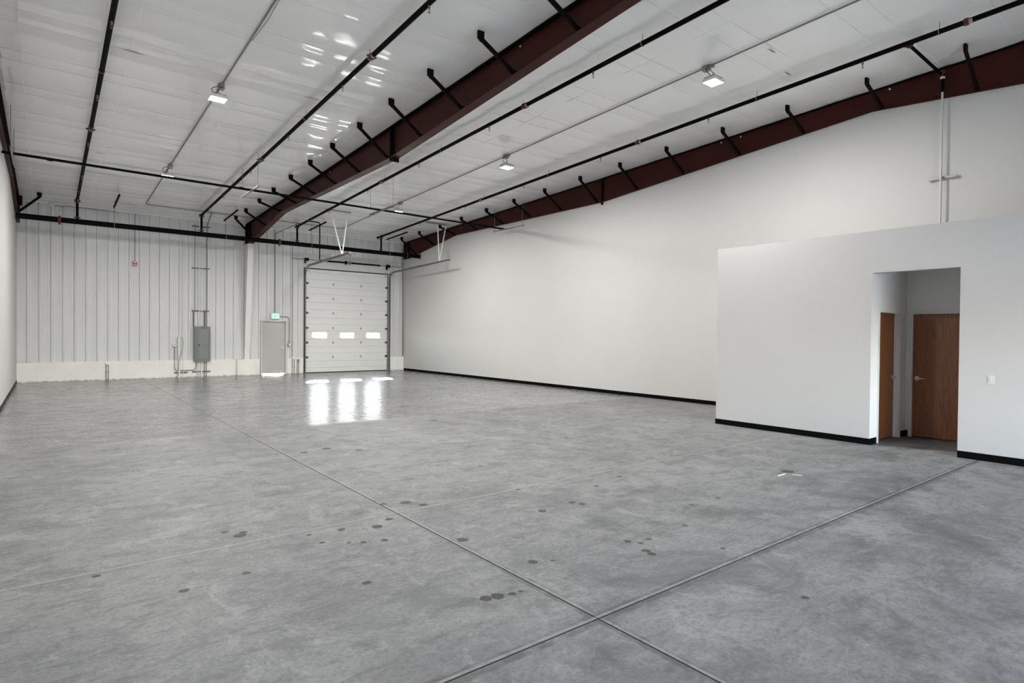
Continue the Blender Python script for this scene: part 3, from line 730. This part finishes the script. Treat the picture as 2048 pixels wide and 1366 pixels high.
# ================================================================== SPRINKLER PIPING
HY, HZ, HR = 23.15, 5.115, 0.084
hd = thing('sprinkler_main', 'thick black sprinkler main running along the whole back wall', 'pipe', (6, HY, HZ-HR))
MB().tube([(XL+0.03, HY, HZ+0.02), (XR-0.01, HY, HZ+0.0)], HR, 24).done('pipe', black_pipe, hd)
for xx in (0.30, 6.94): MB().tube([(xx-0.035, HY, HZ+0.015), (xx+0.035, HY, HZ+0.015)], HR+0.022, 20).box(xx-0.03, xx+0.03, HY-0.025, HY+0.025, HZ+HR+.01, HZ+HR+0.055).box(xx-0.03, xx+0.03, HY-0.025, HY+0.025, HZ-HR-.045, HZ-HR).done('coupling', coupling_red, hd)
MB().tube([(XL+0.002, HY, HZ+0.02), (XL+0.02, HY, HZ+0.02)], HR+0.045, 24).done('escutcheon', galv, hd)
MB().tube([(XR-0.02, HY, HZ), (XR-0.002, HY, HZ)], HR+0.045, 24).torus((XR-0.03, HY, HZ), (1, 0, 0), HR+0.02, 0.012, 20, 6).done('escutcheon', galv, hd)
# pipe hangers of the main: short black cross piece between purlins, rods and ring
for i, (xa, ya, xb_, yb) in enumerate(((1.72, 21.5, 1.72, 23.3), (5.06, 21.5, 5.06, 23.4), (8.15, 21.6, 8.15, 23.35), (11.5, 21.55, 11.5, 23.4))):
    zz_ = zc(22.4)-0.19
    lab = ['above the fire alarm conduit', 'beside the middle beam', 'left of the overhead door springs', 'nearest the right wall'][i]
    g = thing('pipe_hanger', 'short black trapeze bar hung under the ceiling, ' + lab, 'hanger', (xa, 22.4, zz_-0.03), 'trapeze bars carrying the sprinkler main')
    MB().tube([(xa, ya, zz_+S*0.9), (xa, yb, zz_-S*0.9)], 0.030, 12).done('bar', black_pipe, g)
    MB().tube([(xa, ya+0.25, zz_+0.02), (xa, ya+0.25, zc(ya)+0.02)], 0.005, 6).done('rod', strut_m, g)
    MB().tube([(xa, yb-0.2, zz_-0.09), (xa, yb-0.2, zc(yb)+0.02)], 0.005, 6).done('rod', strut_m, g)
    MB().tube([(xa, HY, zz_-0.03), (xa, HY, HZ+HR)], 0.006, 6).done('rod', strut_m, g)
    MB().torus((xa, HY, HZ+0.014), (1, 0, 0), HR+0.004, 0.008, 20, 6).done('ring', galv, g)
for xx in (12.35,): MB().torus((xx, HY, HZ+0.002), (1, 0, 0), HR+0.004, 0.008, 20, 6).done('ring', galv, hd)

BR, BOFF = 0.040, 0.14
HEADS = [1.25, 4.36, 7.40, 10.53, 13.63, 16.74, 19.82]; HANG = [0.15, 3.24, 6.30, 9.36, 12.52, 15.63, 18.76, 21.77]; CPL = [2.89, 9.30, 15.85]
def ring_hanger(m_, x, y, z, zt):
    m_.torus((x, y, z), (0, 1, 0), BR+0.005, 0.006, 14, 5)
    m_.tube([(x, y, z+BR+0.005), (x, y, zt+0.03)], 0.005, 6)
def head(x, y, z, par):
    m_ = MB().tube([(x, y, z-BR+0.005), (x, y, z-BR-0.035)], 0.016, 10)
    m_.tube([(x, y, z-BR-0.035), (x, y, z-BR-0.055)], 0.011, 8)
    for s_ in (-1, 1): m_.tube([(x+s_*0.010, y, z-BR-0.05), (x+s_*0.017, y, z-BR-0.07), (x+s_*0.003, y, z-BR-0.095)], 0.003, 5)
    m_.tube([(x, y, z-BR-0.095), (x, y, z-BR-0.099)], 0.020, 12)
    return m_.done('sprinkler_head', brass, par)
for nm, lab, bx, rx, yend in (('A', 'black sprinkler branch pipe nearest the left wall', 0.745, 0.775, 22.9), ('B', 'black sprinkler branch pipe just left of the middle beam', 4.27, 4.40, 23.25),
                       ('C', 'black sprinkler branch pipe just right of the middle beam', 7.60, 7.82, 23.25), ('D', 'black sprinkler branch pipe nearest the right wall', 11.12, 11.42, 23.45)):
    t = thing('sprinkler_pipe', lab, 'pipe', (bx, 12, 6.0), 'sprinkler branch pipes under the ceiling')
    ztop = lambda y: zc(y)-BOFF
    MB().tube([(bx, YF+0.05, ztop(YF)), (bx, yend, ztop(yend))], BR, 16).done('pipe', black_pipe, t)
    MB().tube([(bx, yend, ztop(yend)), (bx, yend+0.05, ztop(yend)-.002)], BR+0.008, 14).done('end_cap', black_pipe, t)
    rz = ztop(HY)
    MB().tube([(bx, HY, HZ+HR*0.8), (bx, HY, rz)], 0.036, 14).done('riser', black_pipe, t)
    for zz_ in (HZ+HR+0.06, rz-0.05): MB().tube([(bx, HY, zz_-0.022), (bx, HY, zz_+0.022)], 0.056, 14).box(bx-0.085, bx+0.085, HY-0.014, HY+0.014, zz_-0.014, zz_+0.014).done('coupling', coupling_red, t)
    for y in CPL + [HY]: MB().tube([(bx, y-0.028, ztop(y)), (bx, y+0.028, ztop(y))], BR+0.016, 14).box(bx-BR-0.045, bx+BR+0.045, y-0.014, y+0.014, ztop(y)-0.014, ztop(y)+0.014).done('coupling', coupling_red, t)
    for y in CPL: MB().tube([(bx, y-0.085, ztop(y)), (bx, y-0.035, ztop(y))], BR+0.0015, 14).done('pipe_label', label_m, t)
    for y in HEADS: head(bx, y, ztop(y), t)
    head(bx, yend-0.05, ztop(yend), t)
    for y in HANG:
        m = MB(); ring_hanger(m, bx, y, ztop(y), zc(y)); m.done('hanger', galv, t)
    if nm == 'C':     # drop beside the overhead door
        yy_ = 22.1; m = MB().tube([(bx, yy_, ztop(yy_)), (bx+0.02, yy_, ztop(yy_)+0.02), (8.06, yy_, ztop(yy_)+0.02), (8.10, yy_, ztop(yy_)-0.02), (8.10, yy_, 4.47)], 0.020, 10)
        m.done('drop_pipe', black_pipe, t)
    if nm == 'D':     # arm and drop on the right wall
        y0_ = 3.68; za = ztop(y0_)
        MB().tube([(bx, y0_, za), (12.86, y0_+.01, za-0.03)], 0.026, 12).done('arm_pipe', black_pipe, t)
        for xx in (bx+0.07, 12.80): MB().tube([(xx-0.022, y0_, za-.01), (xx+0.022, y0_, za-.01)], 0.045, 12).box(xx-0.014, xx+0.014, y0_-0.065, y0_+0.065, za-0.024, za+0.004).done('coupling', coupling_red, t)
        MB().tube([(12.885, y0_+.01, za), (12.885, y0_+.01, za-0.10), (12.885, y0_+.01, 6.22)], [0.036, 0.030, 0.028], 12).done('drop_pipe', black_pipe, t)
# white painted pipe down the right wall
t = thing('wall_pipe', 'white painted vertical pipe on the right wall above the office', 'pipe', (12.885, 3.69, 3.4))
MB().tube([(12.885, 3.69, 6.22), (12.885, 3.69, 3.30)], 0.019, 12).done('pipe', plate_m, t)
MB().tube([(12.885, 3.69, 6.60-.1), (12.885, 3.69, 6.46)], 0.038, 12).done('reducer', white_plastic, t)
MB().box(12.93, 12.955, 3.455, 3.911, 4.645, 4.686).box(12.955, 13.0, 3.47, 3.50, 4.65, 4.68).box(12.955, 13.0, 3.86, 3.89, 4.65, 4.68).box(12.91, 12.93, 3.66, 3.72, 4.65, 4.68).done('strut', galv, t)

# cross pipe on trapezes
t = thing('cross_pipe', 'thin black pipe crossing the hall on hung struts', 'pipe', (6, 16.7, 5.45))
MB().tube([(XL+0.01, 16.55, 5.47), (12.75, 16.78, 5.462)], 0.030, 14).done('pipe', black_pipe, t)
MB().tube([(12.70, 16.78, 5.462), (12.80, 16.78, 5.462)], 0.036, 14).done('end_cap', black_pipe, t)
for xx in (0.05, 4.0): MB().tube([(xx-0.05, 16.6, 5.468), (xx+0.05, 16.6, 5.468)], 0.036, 12).done('fitting', black_pipe, t)
for i, (xx, ya, yb) in enumerate(((-0.58, 15.65, 17.35), (4.2, 15.75, 17.4), (7.92, 15.66, 17.3), (12.65, 15.5, 17.2))):
    zt = 5.42; lab = ['at the left wall', 'left of the middle beam', 'left of the rearmost right hand light', 'at the right wall under the beam'][i]
    g = thing('trapeze_strut', 'grey hung strut carrying the thin cross pipe, ' + lab, 'strut', (xx, 16.5, zt-0.03), 'struts carrying the cross pipe')
    MB().box(xx-0.02, xx+0.02, ya, yb, zt-0.035, zt-0.03).box(xx-0.02, xx-0.016, ya, yb, zt-0.035, zt+0.005).box(xx+0.016, xx+0.02, ya, yb, zt-0.035, zt+0.005).done('channel', galv, g)
    for y in (ya+0.06, yb-0.06): MB().tube([(xx, y, zt-0.09), (xx, y, zc(y)+0.03)], 0.005, 6).tube([(xx, y, zt-0.05), (xx, y, zt-0.036)], 0.013, 8).done('rod', galv, g)

# ================================================================== HIGH BAY LIGHTS AND THEIR CONDUIT
def conduit(name, label, pts, r=0.012, mat=None, group=None, cat='conduit', coup=()):
    t_ = MB().tube(pts, r, 8)
    for q_ in coup: t_.torus(q_, (0, 0, 1), r+0.002, 0.006, 8, 4)
    o_ = t_.done(name, mat or emt); return tag(o_, label, cat, group)
def arc(c, a, b_, n=6):
    """quarter bend around corner c from point a to point b"""
    c, a, b_ = Vector(c), Vector(a), Vector(b_); out_ = []
    for k in range(n+1):
        t_ = PI/2*k/n; o_ = a + b_ - c
        out_.append(tuple(o_ + (a-o_)*math.cos(t_) + (b_-o_)*math.sin(t_)))
    return out_
LIGHTS = [(2.47, 11.98, 'foremost glowing high bay light on the left row'), (2.47, 17.85, 'rearmost glowing high bay light on the left row'), (9.30, 6.10, 'brightest high bay light, foremost on the right row'),
          (9.27, 12.06, 'second high bay light on the right row'), (9.20, 17.92, 'rearmost high bay light on the right row'), (2.47, 6.05, 'high bay light above the camera on the left row')]
for (lx, ly, lab) in LIGHTS:
    zt = zc(ly) - 0.33
    jx, jy = (2.585, ly+0.28) if lx < 5 else (9.40, ly+0.22)
    t = thing('high_bay_light', lab, 'light', (lx, ly, zt-0.06), 'high bay lights')
    MB().box(lx-0.145, lx+0.145, ly-0.13, ly+0.13, zt-0.058, zt).bevel(0.008, 2).done('housing', white_plastic, t)
    m = MB()
    for k in range(9): m.box(lx-0.12+k*0.03-0.003, lx-0.12+k*0.03+0.003, ly-0.11, ly+0.11, zt, zt+0.028)
    m.done('heat_sink', galv, t)
    MB().box(lx-0.135, lx+0.135, ly-0.12, ly+0.12, zt-0.0615, zt-0.0575).done('lens', lens_m, t)
    zj = zc(jy)
    MB().box(jx-0.055, jx+0.055, jy-0.055, jy+0.055, zj-0.075, zj+0.005).box(jx-0.03, jx+0.03, jy-0.16, jy-0.055, zj-0.05, zj-0.0).bevel(0.004, 1).done('junction_box', galv, t)
    MB().tube([(lx, ly, zt+0.10), (jx-0.03, jy-0.1, zj-0.06)], 0.005, 6).tube([(lx-0.05, ly, zt+0.025), (lx, ly, zt+0.10), (lx+0.05, ly, zt+0.025)], 0.005, 6).torus((lx, ly, zt+0.11), (0, 1, 0), 0.016, 0.004, 10, 4).done('hook', strut_m, t)
    cp = []
    for k in range(9):
        u = k/8.0; cp.append((jx-0.06-(jx-0.06-lx+0.02)*u - 0.10*math.sin(PI*u), jy-0.06+(ly-jy+0.06)*u, zj-0.05+(zt+0.03-zj+0.05)*u))
    MB().tube(cp, 0.006, 6).done('cord', black_pipe, t)
    ld = bpy.data.lights.new('led_lamp', 'AREA'); ld.shape = 'RECTANGLE'; ld.size = 0.26; ld.size_y = 0.23; ld.energy = LAMP_W; ld.color = (1.0, 0.985, 0.95)
    lo = bpy.data.objects.new('led_lamp', ld); COL.objects.link(lo); lo.parent = t; lo.location = (0, 0, -0.006)
CY = 23.15
zc_ = lambda y: zc(y)-0.012
conduit('conduit', 'thin grey conduit along the left row of lights to the back wall', [(2.585, YF+.1, zc_(YF)), (2.585, 22.95, zc_(22.95))] + arc((2.585, CY, zc_(CY)), (2.585, CY-0.15, zc_(CY)), (2.735, CY, zc_(CY))) + [(4.05, CY, zc_(CY)), (6.0, CY, zc_(CY))], 0.013)
conduit('conduit', 'thin grey conduit along the right row of lights to the back wall', [(9.40, YF+.1, zc_(YF)), (9.40, 22.95, zc_(22.95))] + arc((9.40, CY, zc_(CY)), (9.40, CY-0.15, zc_(CY)), (9.25, CY, zc_(CY))) + [(8.0, CY, zc_(CY)), (6.35, CY, zc_(CY))], 0.013)
o = conduit('conduit', 'second thin conduit beside the left light row', [(2.61, 8.5, zc_(8.5)-.005), (2.635, 9.4, zc_(9.4)-0.015), (2.61, 10.2, zc_(10.2)-.005)], 0.005)
# boxes on the eave conduit
for xx, lab in ((4.62, 'small grey junction box under the ceiling left of the middle beam'), (7.66, 'small grey junction box under the ceiling right of the middle beam')):
    tag(MB().box(xx-0.09, xx+0.09, CY-0.03, CY+0.03, zc(CY)-0.05, zc(CY)).bevel(0.005, 1).done('junction_box', galv), lab, 'junction box')

# ================================================================== ELECTRICAL ON THE BACK WALL
WY = D - 0.012
conduit('conduit', 'grey conduit from the ceiling box down the wall to the grey panel', [(4.62, CY+0.03, zc(CY)-0.02), (4.75, 24.3, zc(CY)-0.05), (4.75, WY, zc(CY)-0.25), (4.75, WY, 1.88)], 0.014)
conduit('conduit', 'grey conduit stub left of the panel conduit high on the ribbed wall', [(4.34, WY, 5.70), (4.34, WY, 2.48)], 0.013)
conduit('conduit', 'white painted pair conduit between the panel struts, left one', [(4.50, WY, 5.66), (4.50, WY, 1.88)], 0.012, trim_white)
conduit('conduit', 'white painted pair conduit between the panel struts, right one', [(4.57, WY, 5.66), (4.57, WY, 1.88)], 0.012, trim_white)
def strut(x0, x1, z, label, y=WY+0.002, vertical=False, z1=None):
    m_ = MB()
    if not vertical:
        m_.box(x0, x1, y, y+0.03, z-0.02, z+0.02)
        n_ = int((x1-x0)/0.05)
        for k in range(n_): m_.box(x0+0.015+k*0.05, x0+0.04+k*0.05, y-0.003, y, z-0.006, z+0.006)
    else:
        m_.box(x0, x1, y, y+0.03, z, z1)
        n_ = int((z1-z)/0.05)
        for k in range(n_): m_.box((x0+x1)/2-0.006, (x0+x1)/2+0.006, y-0.003, y, z+0.015+k*0.05, z+0.04+k*0.05)
    return tag(m_.done('strut_channel', strut_m), label, 'strut')
strut(4.24, 4.85, 5.64, 'slotted strut high on the ribbed wall just above the black main')
strut(4.24, 4.84, 4.075, 'slotted strut on the ribbed wall, halfway up the conduits')
strut(4.24, 4.83, 2.48, 'slotted strut just above the grey electrical panel')
strut(4.25, 4.87, 0.20, 'slotted strut low on the concrete below the grey panel', D-0.055)
strut(3.87-0.20, 4.10, 0.18, 'slotted strut low on the concrete left of the grey panel', D-0.055)
strut(4.285, 4.325, 1.88, 'upright strut standing on the left of the panel top', vertical=True, z1=2.46)
strut(4.655, 4.70, 1.88, 'upright slotted strut standing on the right of the panel top', vertical=True, z1=2.46)
ep = thing('electrical_panel', 'tall grey electrical panel on the ribbed wall', 'electrical panel', (4.56, D-0.1, 0.585))
MB().box(4.30, 4.82, D-0.15, D+0.001, 0.585, 1.885).bevel(0.004, 1).done('cabinet', panel_grey, ep)
MB().box(4.325, 4.845, D-0.156, D-0.149, 0.580, 1.89).bevel(0.002, 1).done('cover', panel_grey, ep)
epd = MB().box(4.44, 4.76, D-0.164, D-0.155, 0.68, 1.79).bevel(0.003, 1).done('door', panel_grey2, ep)
MB().box(4.445, 4.48, D-0.172, D-0.163, 1.155, 1.235).done('latch', black, epd)
MB().box(4.54, 4.63, D-0.160, D-0.156, 1.835, 1.855).done('nameplate', black, ep)
FYc = D-0.035
for i, xx in enumerate((4.42, 4.475, 4.56, 4.66, 4.73)):
    lab = ['leftmost', 'second', 'thick white middle', 'fourth', 'rightmost'][i]
    conduit('conduit', lab + ' short conduit between the floor and the grey panel', [(xx, FYc-0.025, 0.0), (xx, FYc-0.025, 0.585)], 0.030 if i == 2 else 0.014, trim_white if i in (0, 1, 2) else emt)
conduit('conduit', 'conduit curving from the panel bottom to the outlet on its left', [(4.40, FYc-0.02, 0.585), (4.38, FYc-0.02, 0.42)] + arc((4.37, FYc-0.02, 0.262), (4.37, FYc-0.02, 0.36), (4.26, FYc-0.02, 0.262)) + [(4.0, FYc-0.04, 0.262), (3.78, FYc-0.04, 0.262)] + arc((3.68, FYc-0.04, 0.262), (3.76, FYc-0.04, 0.262), (3.68, FYc-0.03, 0.36)) + [(3.68, FYc-0.0, 0.5), (3.68, WY, 0.7), (3.68, WY, 1.18)], 0.013)
t = thing('round_outlet', 'round white box on the ribbed wall left of the grey panel', 'outlet', (3.68, WY, 1.15))
MB().tube([(3.68, D+0.02, 1.20), (3.68, D-0.05, 1.20)], 0.062, 18).done('box', white_plastic, t)
MB().tube([(3.68, D-0.05, 1.20), (3.68, D-0.055, 1.20)], 0.03, 14).done('cover', galv, t)
conduit('standpipe', 'thick white capped pipe left of the grey panel', [(3.815, D-0.06, 0), (3.815, D-0.06, 1.50)], 0.045, trim_white, cat='pipe')
conduit('standpipe', 'slim white conduit beside the thick capped pipe', [(3.955, D-0.05, 0), (3.955, D-0.03, 0.6), (3.955, WY, 0.75), (3.955, WY, 5.6)], 0.015, trim_white, cat='pipe')
conduit('cable', 'thin grey cable looping down from the capped pipe to the floor', [(3.86, D-0.07, 1.49), (3.93, D-0.09, 1.44), (3.95, D-0.10, 1.25), (3.90, D-0.11, 0.95), (3.82, D-0.115, 0.72), (3.79, D-0.115, 0.45), (3.80, D-0.12, 0.25), (3.76, D-0.12, 0.08), (3.70, D-0.10, 0.01)], 0.005, strut_m, cat='cable')
# floor outlet further left
t = thing('floor_outlet', 'white round box on two conduits low on the left of the stem wall', 'outlet', (1.64, D-0.05, 0))
MB().tube([(1.63, D-0.02, 0.58), (1.63, D-0.085, 0.58)], 0.058, 16).done('box', white_plastic, t)
for xx in (1.60, 1.665): MB().tube([(xx, D-0.05, 0.0), (xx, D-0.05, 0.55)], 0.011, 8).tube([(xx, D-0.05, 0.27), (xx, D-0.05, 0.30)], 0.019, 8).done('conduit', emt, t)
# fire alarm
t = thing('fire_alarm', 'small red fire alarm strobe on the ribbed wall', 'alarm', (2.44, D-0.04, 4.01))
MB().box(2.375, 2.505, D-0.055, D+0.0, 4.01, 4.155).bevel(0.006, 2).done('housing', alarm_red, t)
MB().box(2.405, 2.475, D-0.066, D-0.054, 4.105, 4.145).done('strobe_lens', white_plastic, t)
MB().box(2.40, 2.48, D-0.060, D-0.054, 4.03, 4.05).done('lettering', white_plastic, t)
conduit('conduit', 'thin grey conduit rising from the red fire alarm', [(2.44, WY, 4.15), (2.44, WY, 5.72), (2.455, WY, 5.78), (2.455, WY-.02, 5.86)], 0.011)
t = thing('round_detector', 'round white box at the top left corner of the ribbed wall', 'detector', (0.13, D-.05, 5.80))
MB().tube([(0.13, D+0.02, 5.83), (0.13, D-0.05, 5.83)], 0.062, 18).done('housing', white_plastic, t)
MB().tube([(0.13, D-0.05, 5.83), (0.13, D-0.056, 5.83)], 0.035, 14).done('cover', frame_paint, t)
conduit('conduit', 'thin conduit from the corner detector along the wall top', [(0.19, WY, 5.82), (0.45, WY, 5.82), (0.47, WY-.01, 5.84), (1.9, WY-.01, 5.845)], 0.009)
# exit sign feeds
conduit('conduit', 'grey conduit rising from the exit sign to the ceiling box', [(7.24, WY, 2.47), (7.24, WY, 5.62), (7.26, WY-.1, 5.70), (7.62, CY+0.05, zc(CY)-0.04)], 0.014)
conduit('conduit', 'conduit bending from the exit sign down beside the grey door', [(7.42, WY, 2.345), (7.66, WY, 2.345)] + arc((7.81, WY, 2.345), (7.68, WY, 2.345), (7.81, WY, 2.215)) + [(7.81, WY, 1.27)], 0.013)
t = thing('wall_box', 'small grey switch box at the end of the bent conduit right of the grey door', 'switch', (7.82, WY, 1.14))
MB().box(7.765, 7.875, D-0.055, D+0.01, 1.13, 1.27).bevel(0.004, 1).done('box', galv, t)
MB().box(7.78, 7.86, D-0.058, D-0.054, 1.15, 1.25).done('cover', white_plastic, t)
conduit('conduit', 'tall thin conduit between the exit door and the overhead door', [(7.93, WY, 5.55), (7.93, WY, 0.8), (7.97, WY-.03, 0.66)], 0.012)
t = thing('stub_up_box', 'white box on two floor conduits right of the exit door, left one', 'outlet', (7.98, D-.05, 0))
MB().box(7.925, 8.035, D-0.09, D-0.02, 0.60, 0.72).bevel(0.006, 1).done('box', white_plastic, t)
for xx in (7.93, 8.01): MB().tube([(xx, D-0.05, 0.0), (xx, D-0.05, 0.60)], 0.012, 8).tube([(xx, D-0.05, 0.27), (xx, D-0.05, 0.30)], 0.020, 8).done('conduit', emt, t)
t = thing('stub_up_box', 'lower grey box on two floor conduits beside the overhead door track', 'outlet', (8.17, D-.05, 0))
MB().box(8.12, 8.22, D-0.09, D-0.02, 0.49, 0.60).bevel(0.012, 2).done('box', galv, t)
for xx in (8.13, 8.19): MB().tube([(xx, D-0.05, 0.0), (xx, D-0.05, 0.49)], 0.012, 8).done('conduit', emt, t)
conduit('conduit', 'thin vertical cable in the right corner of the ribbed wall', [(12.93, D-0.03, 5.6), (12.95, D-0.05, 4.2), (12.97, D-0.08, 0.70)], 0.012, strut_m)
# long wall outlets
for (yy_, zz_, lab) in ((21.92, 0.43, 'white outlet plate low on the right wall near the overhead door'), (12.71, 0.46, 'white outlet plate low on the right wall, halfway along')):
    t = thing('wall_outlet', lab, 'outlet', (XR, yy_, zz_-0.06))
    MB().box(XR-0.006, XR, yy_-0.04, yy_+0.04, zz_-0.06, zz_+0.06).bevel(0.002, 1).done('plate', plate_m, t)
    MB().box(XR-0.009, XR-0.005, yy_-0.018, yy_+0.018, zz_+0.008, zz_+0.04).box(XR-0.009, XR-0.005, yy_-0.018, yy_+0.018, zz_-0.04, zz_-0.008).done('socket', frame_paint, t)
# tape marks on the floor
for (a, b_, lab) in (((7.057, 3.653), (7.25, 3.66), 'left white tape mark on the floor before the office'), ((7.283, 3.585), (7.305, 3.476), 'right white tape mark on the floor before the office')):
    o = MB().bar((a[0], a[1], 0.001), (b_[0], b_[1], 0.001), 0.022, 0.0015).done('tape_mark', tape_m); tag(o, lab, 'tape')
# yard behind the doors, plus unseen front ground added to bounce sunlight indoors
o = MB().box(-30, 45, D+0.27, 90, -0.25, -0.05).box(-50, 60, -95, YF-0.16, -0.25, -0.05).done('ground', yard); tag(o, 'pale concrete yard behind the building and unseen front ground added as a bounce', 'ground', kind='structure')
